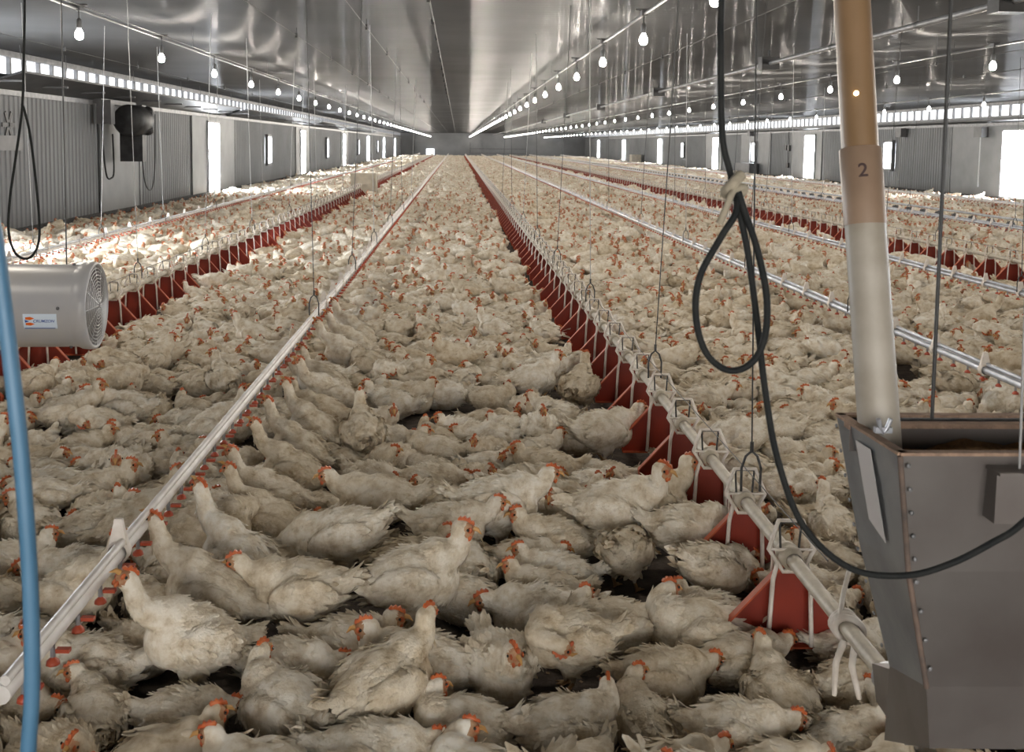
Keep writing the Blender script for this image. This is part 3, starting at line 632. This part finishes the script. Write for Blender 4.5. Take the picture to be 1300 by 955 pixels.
for y, z, l_ in ((33.9,2.3,'grey junction box with conduit high on the far-side wall beside the widest lit opening'),(60.5,2.55,'grey junction box on the far-side wall above the low grey cabinet'),(40,2.35,'grey box with a drop conduit on the far-side wall before the small barred window')):
    o = empty('junction_box', (XR-.20,y,z), l_, 'junction box', 'wall junction boxes'); t = MB(); t.box((0,0,0), (.22,.5,.34)); t.build('case', M['greybox'], o)
    t = MB(); t.tube([(0,0,-.17),(0,0,-(z-.5))], .022, 6); t.build('conduit', M['palewire'], o)
o = empty('wall_switch', (XR-.1,53.8,1.7), 'small dark switch cluster on the far-side wall beside the second tall opening', 'switch')
t = MB(); t.box((0,-.15,0), (.12,.3,.3)); t.box((0,.35,.02), (.12,.3,.25)); t.build('switch_box', M['machine'], o); t = MB(); t.tube([(0,0,.85),(0,0,-1.0)], .02, 6); t.box((0,0,-.9), (.1,.25,.25)); t.build('conduit', M['machine'], o)

# ------------------------------------------------------------------ litter flakes on the bare floor
b = MB()
for i in range(2600):
    y = 2.3+6*random.random()**1.6; x = -2.6+5.6*random.random()
    a = random.random()*6.3; l, w_ = .004+.014*random.random()**2, .002+.005*random.random()
    c, s = math.cos(a), math.sin(a); z = .003
    b.add([(x+c*l-s*w_, y+s*l+c*w_, z), (x-c*l-s*w_, y-s*l+c*w_, z), (x-c*l+s*w_, y-s*l-c*w_, z+.002), (x+c*l+s*w_, y+s*l-c*w_, z+.003)], [(0,1,2,3)])
o = b.build('wood_shavings', M['flake']); tag(o, 'scattered pale wood shavings on the dark litter floor', 'litter', kind='stuff')

# ================================================================== chickens
def capsule_chain(t, pts, rad, n=12):
    P = smooth_path(pts, 4); k_ = len(P)
    for i, p in enumerate(P):
        u = i/(k_-1)*(len(rad)-1); j = min(int(u), len(rad)-2); r_ = rad[j]+(rad[j+1]-rad[j])*(u-j)
        t.ell(p, (r_,)*3, nu=n, nv=8)
def Rd(d_):  # rotation taking +x to d_
    return Vector((1,0,0)).rotation_difference(Vector(d_).normalized()).to_matrix()
POSES = {  # body height, body pitch deg, neck mid, head position, head direction, legs
 'sit_up':   (.100,  5, (.138, .0,.165), (.150, 0,.214), (1,.15,-.08), 0),
 'sit_left': (.098,  5, (.125, .02,.160), (.128,.040,.203), (.25,1,-.1), 0),
 'sit_low':  (.092,  0, (.140, .0,.130), (.172,.01,.145), (1,.2,-.25), 0),
 'sit_back': (.095,  0, (.115, .05,.155), (.080,.070,.190), (-.8,.55,-.1), 0),
 'stand':    (.185, 12, (.140, 0,.275), (.155, 0,.335), (1,-.3,-.1), 1),
 'walk':     (.178,  2, (.155, 0,.235), (.190, .01,.275), (1,.1,-.15), 1),
 'peck':     (.180,-14, (.175, 0,.150), (.215, .0,.085), (.45,0,-.9), 1),
 'drink':    (.190, 26, (.150, 0,.315), (.190, 0,.405), (.75,0,.65), 1),
 'preen':    (.185,  6, (.130, .07,.240), (.060,.115,.225), (-.8,.1,-.55), 1),
}
def base_parts(pose):
    z, pit, nm, hp_, hd, legs = POSES[pose]; P = Matrix.Rotation(-R(pit), 3, 'Y')
    def B(x, y, zz): v = P @ Vector((x, y, zz)); return v+Vector((0,0,z))
    return z, P, B, Vector(nm), Vector(hp_), Vector(hd).normalized(), legs
def build_body(pose, voxel, target, seed, blades, bl=.034):
    rd = random.Random(seed); z, P, B, nm, hp_, hd, legs = base_parts(pose); t = MB()
    t.ell(B(0,0,0), (.128,.104,.097), 0, P, 20, 12)
    t.ell(B(.068,0,-.010), (.078,.088,.085), 0, P, 16, 10)
    t.ell(B(-.078,0,.008), (.074,.078,.070), 0, P, 16, 10)
    tl = P @ Matrix.Rotation(R(24), 3, 'Y')
    t.ell(B(-.132,0,.036), (.052,.036,.022), 0, tl, 12, 8)
    for s in (-1, 1): t.ell(B(-.012,s*.084,.014), (.098,.030,.058), 0, P @ Matrix.Rotation(R(6), 3, 'Y') @ Matrix.Rotation(s*R(5), 3, 'Z'), 14, 10)
    nb = B(.085,0,.045); capsule_chain(t, [nb, nm, hp_-hd*.012], [.062,.036,.026])
    hr = Rd(hd); t.ell(hp_, (.034,.0255,.0285), 0, hr, 14, 10); t.ell(hp_+hd*.020+Vector((0,0,-.004)), (.018,.016,.017), 0, hr, 12, 8)
    legv = []
    if legs:
        for s in (-1, 1):
            st = rd.uniform(-.03,.03)
            t.ell(B(.0,s*.045,-.062), (.042,.034,.052), 0, None, 12, 8)
            k_ = [Vector((.002,s*.045,z-.09)), Vector((-.012+st*.4,s*.047,.058)), Vector((.010+st,s*.048,.012))]
            t.tube([k_[0],k_[1],k_[2]], [.014,.0085,.0095], 8); legv.append(k_)
            for a in (-32, 0, 32, 180):
                d_ = Vector((math.cos(R(a)), math.sin(R(a)), 0)); L_ = .042 if a != 180 else .02
                t.tube([k_[2]+Vector((0,0,-.003)), k_[2]+d_*L_+Vector((0,0,-.006))], [.0072,.0045], 6)
    me = t.mesh('tmp', M['feather']); o = bpy.data.objects.new('tmp', me); col.objects.link(o)
    md = o.modifiers.new('r', 'REMESH'); md.mode = 'VOXEL'; md.voxel_size = voxel; md.use_smooth_shade = True
    ms = o.modifiers.new('s', 'SMOOTH'); ms.iterations = 3; ms.factor = .5
    if target: mdx = o.modifiers.new('d', 'DECIMATE'); mdx.ratio = 1.0
    bpy.context.view_layer.update(); dg = bpy.context.evaluated_depsgraph_get()
    if target:
        n = len(o.evaluated_get(dg).data.polygons)*2; mdx.ratio = min(1, target/max(n,1)); bpy.context.view_layer.update(); dg = bpy.context.evaluated_depsgraph_get()
    me2 = bpy.data.meshes.new_from_object(o.evaluated_get(dg)); bpy.data.objects.remove(o)
    V = np.empty(len(me2.vertices)*3,'f'); me2.vertices.foreach_get('co', V); V = V.reshape(-1,3)
    Nn = np.array([v.normal[:] for v in me2.vertices])
    me2.calc_loop_triangles(); T = np.array([l.vertices[:] for l in me2.loop_triangles])
    cen = V[T].mean(1); h = np.array(hp_+hd*.022); dh = np.linalg.norm(cen-h, axis=1)
    mi = np.zeros(len(T), int); mi[dh < (.027 if voxel < .009 else .034)] = 1
    if legs: mi[(cen[:,2] < z-.125) & (np.linalg.norm(cen-np.array(hp_),axis=1) > .06)] = 2
    # layered feather vanes over wings, back and tail
    bv, bf = [], []
    if blades:
        Pi = P.inverted(); base = Vector((0,0,z)); cand = [i for i in range(len(V)) if mi_ok(V[i], hp_, z, legs)]
        rd.shuffle(cand); cnt = 0
        for i in cand:
            p = Vector(V[i]); q = Pi @ (p-base); n = Vector(Nn[i])
            if q.z < -.045 and rd.random() < .6: continue
            if q.x > .09 and rd.random() < .5: continue
            tail = q.x < -.115
            back = (P @ Vector((-1, .12*rd.uniform(-1,1), .28 if tail else -.05+.12*rd.uniform(-1,1))))
            tg = (back - n*back.dot(n)); 
            if tg.length < .2: continue
            tg.normalize(); sd = n.cross(tg); L_ = bl*rd.uniform(.7,1.2)*(1.5 if tail else 1)*(.7 if q.x > .05 else 1); w_ = L_*.27; lift = rd.uniform(.05,.32) if not tail else rd.uniform(.1,.6)
            c0 = len(bv); o0 = p - n*.004
            for (u, ww, hh) in ((0,.55,0),(.45,1,.5),(.8,.75,.95),(1,.18,1.0)):
                m_ = o0 + tg*L_*u + n*(L_*lift*hh*u + .004)
                bv.append(m_+sd*w_*ww - n*w_*.25*ww); bv.append(m_+n*.001); bv.append(m_-sd*w_*ww - n*w_*.25*ww)
            for r_ in range(3):
                a = c0+r_*3; bf += [(a,a+3,a+4),(a,a+4,a+1),(a+1,a+4,a+5),(a+1,a+5,a+2)]
            cnt += 1
            if cnt >= blades: break
    if bv:
        T = np.vstack([T, np.array(bf)+len(V)]); V = np.vstack([V, np.array([v[:] for v in bv])]); mi = np.concatenate([mi, np.zeros(len(bf), int)])
    bpy.data.meshes.remove(me2)
    return V, T, mi
def mi_ok(v, hp_, z, legs):
    if (Vector(v)-hp_).length < .05: return False
    if legs and v[2] < z-.10: return False
    return v[2] > .02
def head_bits(pose, fine=True):
    z, P, B, nm, hp_, hd, legs = base_parts(pose); hr = Rd(hd)
    comb, beak, eyes = MB(), MB(), [MB(), MB()]
    def H(x, y, zz): return hp_ + hr @ Vector((x*1.13, y*1.13, zz*1.13))
    prof = [(.030,.012),(.027,.024),(.018,.024),(.014,.037),(.006,.030),(-.001,.039),(-.008,.030),(-.014,.034),(-.020,.024),(-.016,.014),(.005,.016)]
    prof = [(x*.95+.002, .019+(zz-.016)*.72) for x, zz in prof]; th = .0042; n = len(prof)
    comb.add([H(x,-th,zz) for x, zz in prof]+[H(x,th,zz) for x, zz in prof], [tuple(range(n))[::-1], tuple(range(n,2*n))]+[(i,(i+1)%n,n+(i+1)%n,n+i) for i in range(n)])
    for s in (-1, 1):
        comb.ell(H(.021,s*.008,-.019), (.007,.005,.010), 0, hr, 8, 5)
        comb.ell(H(.022,s*.0165,.004), (.008,.003,.009), 0, hr, 8, 5)
    b1 = [H(.028,0,.006),H(.040,0,.005),H(.052,0,-.006)]; beak.tube(b1, [.0085,.0065,.0012], 8)
    for q_, s in enumerate((-1, 1)): eyes[q_].ell(H(.017,s*.0235,.006), (.0045,.003,.0045), 0, hr, 8, 5)
    return comb, beak, eyes

def mesh_from(name, V, T, mi, mats):
    me = bpy.data.meshes.new(name); me.from_pydata(V.tolist(), [], T.tolist())
    for m_ in mats: me.materials.append(m_)
    me.polygons.foreach_set('material_index', mi.astype('i')); me.polygons.foreach_set('use_smooth', np.ones(len(T), bool)); me.update(); return me
HI = {}; LOD = {}
for pi, pose in enumerate(POSES):
    V, T, mi = build_body(pose, .0055, 5200, pi, 430)
    c, b_, e_ = head_bits(pose)
    HI[pose] = (mesh_from('chicken_body', V, T, mi, [M['feather'], M['face'], M['leg']]), c.mesh('comb', M['comb']), b_.mesh('beak', M['beak']), e_[0].mesh('eye', M['eye']), e_[1].mesh('eye', M['eye']))
    for lev, (tgt, bl_, ln) in enumerate(((900, 90, .05), (260, 0, 0), (70, 0, 0))):
        V, T, mi = build_body(pose, (.008,.010,.014)[lev], tgt, pi, bl_, ln or .03)
        parts = [(V, T, mi)]; c, b_, e_ = head_bits(pose)
        if lev < 2:
            for mb_, k_ in ((c, 3), (b_, 4), (e_[0], 5), (e_[1], 5)):
                if lev == 1 and k_ != 3: continue
                me = mb_.mesh('x', M['comb']); a, t_, _ = mesh_arrays(me); parts.append((a, t_, np.full(len(t_), k_)))
        else:
            z, P, B, nm, hp_, hd, legs = base_parts(pose); h = np.array(hp_+Vector((0,0,.012))+hd*.01); s_ = .016
            a = h+np.array([(s_,0,0),(-s_,0,0),(0,s_,0),(0,-s_,0),(0,0,s_),(0,0,-s_)]); parts.append((a, np.array([(0,2,4),(2,1,4),(1,3,4),(3,0,4),(2,0,5),(1,2,5),(3,1,5),(0,3,5)]), np.full(8, 3)))
        off = 0; VV, TT, MM_ = [], [], []
        for a, t_, m_ in parts: VV.append(a); TT.append(t_+off); MM_.append(m_); off += len(a)
        LOD[(pose, lev)] = (np.vstack(VV).astype('f'), np.vstack(TT), np.concatenate(MM_))

HERO=[(-0.33,3.19,-10,"sit_up",1.05),(-0.52,3.09,-12,"sit_low",1.00),(-0.12,3.10,180,"sit_up",1.10),(-0.14,3.49,5,"stand",1.15),(-0.45,3.89,178,"peck",1.20),(-0.70,3.82,190,"sit_low",1.05),(-0.56,3.42,182,"walk",1.1),(-0.23,3.92,15,"sit_up",1.00),(-0.00,4.15,0,"walk",1.05),(0.12,3.88,100,"sit_back",0.95),(0.17,4.23,8,"walk",1.2),(0.42,4.06,182,"sit_up",1.05),(0.68,4.20,-20,"stand",1.20),(0.67,3.89,60,"peck",0.95),(0.95,4.00,-10,"walk",1.10),(0.98,3.72,20,"peck",1.00),(0.40,3.87,178,"sit_up",0.95),(0.35,3.68,180,"sit_up",0.90),(0.32,3.47,178,"sit_low",1.10),(0.57,3.39,190,"sit_back",1.05),(0.80,3.35,178,"sit_back",1.15),(0.15,3.12,-75,"sit_up",1.05),(0.25,3.97,0,"sit_low",0.90),(0.69,3.09,5,"sit_low",0.95),(0.89,3.13,15,"sit_low",1.00),(0.93,3.50,165,"sit_up",0.85),(0.98,2.98,95,"sit_up",0.95),(-0.93,4.03,0,"preen",1.10),(-1.46,3.81,200,"sit_low",1.05),(-1.73,3.85,20,"sit_up",1.00),(-1.57,3.53,170,"sit_up",1.00),(-1.43,3.53,10,"sit_low",1.00),(-1.43,3.20,185,"sit_up",1.05),(-0.49,5.36,100,"stand",1.10),(-0.33,4.34,178,"walk",1.15),(-0.65,4.56,180,"sit_up",0.80),(-0.41,6.36,165,"sit_up",1.05),(0.20,6.00,0,"sit_low",0.95),(-0.87,6.62,180,"walk",1.10),(-0.88,4.62,190,"sit_low",1.00),(-0.86,4.93,10,"sit_low",1.00),(-1.95,5.83,175,"walk",1.10),(-2.17,5.76,8,"stand",1.05),(-1.62,4.92,-85,"sit_up",1.10),(-1.52,6.62,120,"stand",1.00),(0.80,6.48,70,"stand",1.15),(0.51,6.67,10,"stand",1.10),(0.81,5.48,15,"walk",1.15),(0.84,4.30,10,"stand",1.15),(1.99,5.99,180,"sit_up",1.00),(-0.06,6.65,180,"sit_low",1.00)]
GAP=[(-0.08,6.18,0.49,0.30),(-0.25,4.23,0.12,0.13),(0.64,3.73,0.45,0.17),(0.60,3.32,0.16,0.07),(0.42,3.29,0.13,0.06),(-1.72,6.39,0.22,0.19),(-0.95,6.52,0.31,0.28),(0.04,3.39,0.11,0.08),(-0.72,3.27,0.08,0.05),(-0.22,4.28,0.10,0.12),(0.08,3.96,0.08,0.09),(2.99,7.69,0.21,0.22),(3.23,7.20,0.23,0.24),(-1.43,4.83,0.11,0.09),(-0.38,5.33,0.10,0.11),(-1.14,5.89,0.09,0.13),(-0.35,7.88,0.18,0.17),(3.95,10.88,0.26,0.27),(0.30,3.26,0.16,0.06),(-0.04,3.18,0.15,0.07),(0.58,3.19,0.15,0.07)]
# birds drinking along the white pipe
yy = 2.75
while yy < 8.5:
    if random.random() < .85: HERO.append((DX+.26+random.uniform(-.01,.05), yy, 180+random.uniform(-35,35), 'drink' if random.random() < .8 else 'stand', random.uniform(.98,1.12)))
    if random.random() < .25: HERO.append((DX-.27, yy+.07, random.uniform(-30,30), 'drink', random.uniform(.95,1.05)))
    yy += .26+.02*yy
for y in np.arange(7.8, 16, 1.15):      # loose groups at the other drinkers
    HERO.append((3.13+.27, y, 180+random.uniform(-30,30), 'drink', 1.0)); HERO.append((5.12-.27, y+.4, random.uniform(-30,30), 'drink', 1.0))
def ingap(x, y, k_=1.0):
    if y > 2.9 and (FX-.30 < x < FX+.10 or -3.12 < x < -2.76 or 6.52 < x < 6.9): return True
    if y < 4.6: k_ *= 1.25
    return any(((x-a)/(c*k_))**2+((y-b_)/(d_*k_))**2 < 1 for a, b_, c, d_ in GAP)
# near zone: relaxed packing of two-circle bodies
YS = 12.5
pts = [[h[0], h[1], R(h[2])] for h in HERO]; nh = len(pts)
y = 2.35
while y < YS:
    xl = max(-.50*y-.8, XL+.3); xr = .62*y+.8; x = xl+random.uniform(0,.2)
    while x < xr:
        px, py = x+random.uniform(-.05,.05), y+random.uniform(-.05,.05)
        if not ingap(px, py) and all((px-h[0])**2+(py-h[1])**2 > .19**2 for h in pts[:nh] if abs(h[1]-py) < .3):
            a = random.choice([0, math.pi])+random.gauss(0,.5) if random.random() < .8 else random.uniform(0,6.28)
            pts.append([px, py, a])
        x += .268
    y += .232
Pn = np.array(pts); N = len(Pn); fixed = np.zeros(N, bool); fixed[:nh] = True
ARM, RAD = .068, .086
for it in range(45):
    D1 = np.stack([np.cos(Pn[:,2]), np.sin(Pn[:,2])], 1)*ARM
    move = np.zeros((N,2)); tor = np.zeros(N); order = np.argsort(Pn[:,1]); Y_ = Pn[order,1]
    lo = np.searchsorted(Y_, Y_-.34); hi = np.searchsorted(Y_, Y_+.34)
    ii = np.repeat(np.arange(N), hi-lo); jj = np.concatenate([np.arange(a, b_) for a, b_ in zip(lo, hi)]); ok = ii != jj
    i_, j_ = order[ii[ok]], order[jj[ok]]; near = np.abs(Pn[i_,0]-Pn[j_,0]) < .34; i_, j_ = i_[near], j_[near]
    for si in (-1, 1):
        for sj in (-1, 1):
            ci = Pn[i_,:2]+D1[i_]*si; cj = Pn[j_,:2]+D1[j_]*sj; d_ = ci-cj; L_ = np.linalg.norm(d_, axis=1)+1e-6
            ov = np.clip(2*RAD-L_, 0, None); push = d_/L_[:,None]*(ov*.28)[:,None]
            np.add.at(move, i_, push); np.add.at(tor, i_, (D1[i_][:,0]*push[:,1]-D1[i_][:,1]*push[:,0])*si*60)
    move[fixed] *= .10; tor[fixed] = 0
    Pn[:,:2] += np.clip(move, -.03, .03); Pn[:,2] += np.clip(tor, -.15, .15)
    for a, b_, c, d_ in GAP:
        dx_, dy_ = (Pn[:,0]-a)/c, (Pn[:,1]-b_)/d_; q = np.sqrt(dx_**2+dy_**2)+1e-6; ins = (q < 1.0) & ~fixed
        Pn[ins,0] += (dx_/q*.012)[ins]; Pn[ins,1] += (dy_/q*.012)[ins]
SIT = ['sit_up']*6+['sit_left']*5+['sit_low']*5+['sit_back']*2+['walk','stand','peck','preen']+['sit_low']*3
birds = []
for i in range(N):
    if i >= nh and ingap(Pn[i,0], Pn[i,1], 1.08): continue
    if i >= nh and abs(Pn[i,0]-FX) < .34: birds.append((Pn[i,0], Pn[i,1], Pn[i,2], random.choice(['sit_low','sit_low','sit_left','sit_back']), random.uniform(.8,.95), random.random() < .5)); continue
    if i < nh: birds.append((Pn[i,0], Pn[i,1], Pn[i,2], HERO[i][3], HERO[i][4], random.random() < .5 and HERO[i][3] in ('sit_back','sit_left')))
    else: birds.append((Pn[i,0], Pn[i,1], Pn[i,2], random.choice(SIT), random.uniform(.86,1.08), random.random() < .5))
birds = [b_ for b_ in birds if not (b_[1] < 2.55 and abs(b_[0]-1.14) < .0)]
def in_frame(x, y, z=.1):
    d_ = Vector((x,y,z))-co.location; zf = d_.dot(F); u = d_.dot(RR)/zf*1300+578.95; v = 296.73-d_.dot(UU)/zf*1300
    return -25 < u < 1325 and v < 965 and not (u > 1175 and v > 560)
vis = sorted([b_ for b_ in birds if in_frame(b_[0], b_[1])], key=lambda q: q[1])[:300]
visset = set(id(q) for q in vis)
# labels
PW = {'sit_up':'resting, head up','sit_left':'resting, head aside','sit_low':'lying low','sit_back':'dozing, head back','stand':'standing upright','walk':'walking','peck':'pecking down','drink':'stretching to drink','preen':'preening upright'}
def region(x):
    if x < DX-.9: return 'near the barrel heater side'
    if x < DX-.35: return 'between heater and drinker'
    if x < DX: return 'just outside white drinker'
    if x < DX+.45: return 'just inside white drinker'
    if x < .0: return 'on drinker side of aisle'
    if x < .55: return 'on feeder side of aisle'
    if x < FX: return 'just before red feeder'
    if x < FX+.45: return 'just behind red feeder'
    if x < FX+1.1: return 'well behind red feeder'
    return 'near the aluminium drinker'
def facing(a):
    a = math.degrees(a) % 360
    return 'facing hopper' if a < 45 or a > 315 else 'facing away' if a < 135 else 'facing heater' if a < 225 else 'facing camera'
def chicken(bd):
    x, y, a, pose, sc, mir = bd; me, c, bk, ey, ey2 = HI[pose]
    k_ = max(0, min(19, int((y-3.02)/PITCH)))
    words_ = ('white chicken %s, %s, %s, level with %s divider' % (PW[pose], facing(a), region(x), ORD[k_])).split()
    o = empty('chicken', (x, y, 0), ' '.join(words_[:16]), 'chicken', 'white chickens crowding the floor')
    o.rotation_euler = (0, 0, a); o.scale = (sc, -sc if mir else sc, sc*random.uniform(.95,1.05))
    body = place(me, 'body', o); body['rnd'] = random.random(); place(c, 'comb', o); place(bk, 'beak', o); place(ey, 'eye', o); place(ey2, 'eye', o); return o
made = [(chicken(bd), bd) for bd in vis]
same = {}
for o_, bd in made: same.setdefault(o_['label'], []).append((bd[1], bd[0], o_))
for lab_, L_ in same.items():
    if len(L_) > 1:
        L_.sort(key=lambda q: q[0]); wd = {2: ('nearer','farther'), 3: ('nearest','middle','farthest')}.get(len(L_)) or ['first','second','third','fourth','fifth','sixth'][:len(L_)]
        for w_, q in zip(wd, L_): q[2]['label'] = lab_.replace('white chicken', w_+' chicken')
rest = [b_ for b_ in birds if id(b_) not in visset]
# far zone: jittered rows
def far_zone(y0, y1, sp):
    out = []; y = y0
    while y < y1:
        xl = max(-.50*y-1, XL+.35); xr = min(.62*y+1, XR-.35); n = int((xr-xl)/(sp*1.12))
        xs = xl+(np.arange(n)+rng.random(n)*.7)*sp*1.12; ys_ = y+rng.uniform(-.09,.09,n)
        an = rng.choice([0, math.pi], n)+rng.normal(0,.8,n); sc = rng.uniform(.86,1.1,n)
        for q in range(n):
            if not ingap(xs[q], ys_[q]): out.append((xs[q], ys_[q], an[q], SIT[rng.integers(len(SIT))], sc[q], rng.random() < .5))
        y += sp
    return out
mid_ = far_zone(YS+.12, 32, .235); far_ = far_zone(32.1, YF-3, .27)
FM = [M['flockfeather'], M['face'], M['leg'], M['comb'], M['beak'], M['eye']]
VV, TT, MM_, RN = [], [], [], []; off = 0
for lst, lev in ((rest, 0), (mid_, 1), (far_, 2)):
    by = {}
    for bd in lst: by.setdefault(bd[3], []).append(bd)
    for pose, L_ in by.items():
        v, t_, mi = LOD[(pose, lev)]; a = np.array([[q[0],q[1],q[2],q[4],-1 if q[5] else 1] for q in L_], 'f'); n = len(a)
        c, s = np.cos(a[:,2])[:,None], np.sin(a[:,2])[:,None]; sc = a[:,3][:,None]; vx = v[None,:,0]*sc; vy = v[None,:,1]*sc*a[:,4][:,None]
        V = np.empty((n, len(v), 3), 'f'); V[:,:,0] = c*vx-s*vy+a[:,0][:,None]; V[:,:,1] = s*vx+c*vy+a[:,1][:,None]; V[:,:,2] = v[None,:,2]*sc
        T = np.repeat(t_[None], n, 0); fl = a[:,4] < 0; T[fl] = T[fl][:,:,::-1]; T = T+(np.arange(n)*len(v))[:,None,None]+off
        VV.append(V.reshape(-1,3)); TT.append(T.reshape(-1,3)); MM_.append(np.tile(mi, n)); RN.append(np.repeat(rng.random(n), len(v))); off += n*len(v)
fo = bulk('chicken_flock', np.vstack(VV), np.vstack(TT), np.concatenate(MM_), FM, True, np.concatenate(RN))
tag(fo, 'dense carpet of thousands of white chickens filling the house behind the nearest birds', 'flock', kind='stuff')
print('BIRDS', len(vis), len(rest), len(mid_), len(far_), 'verts', off)
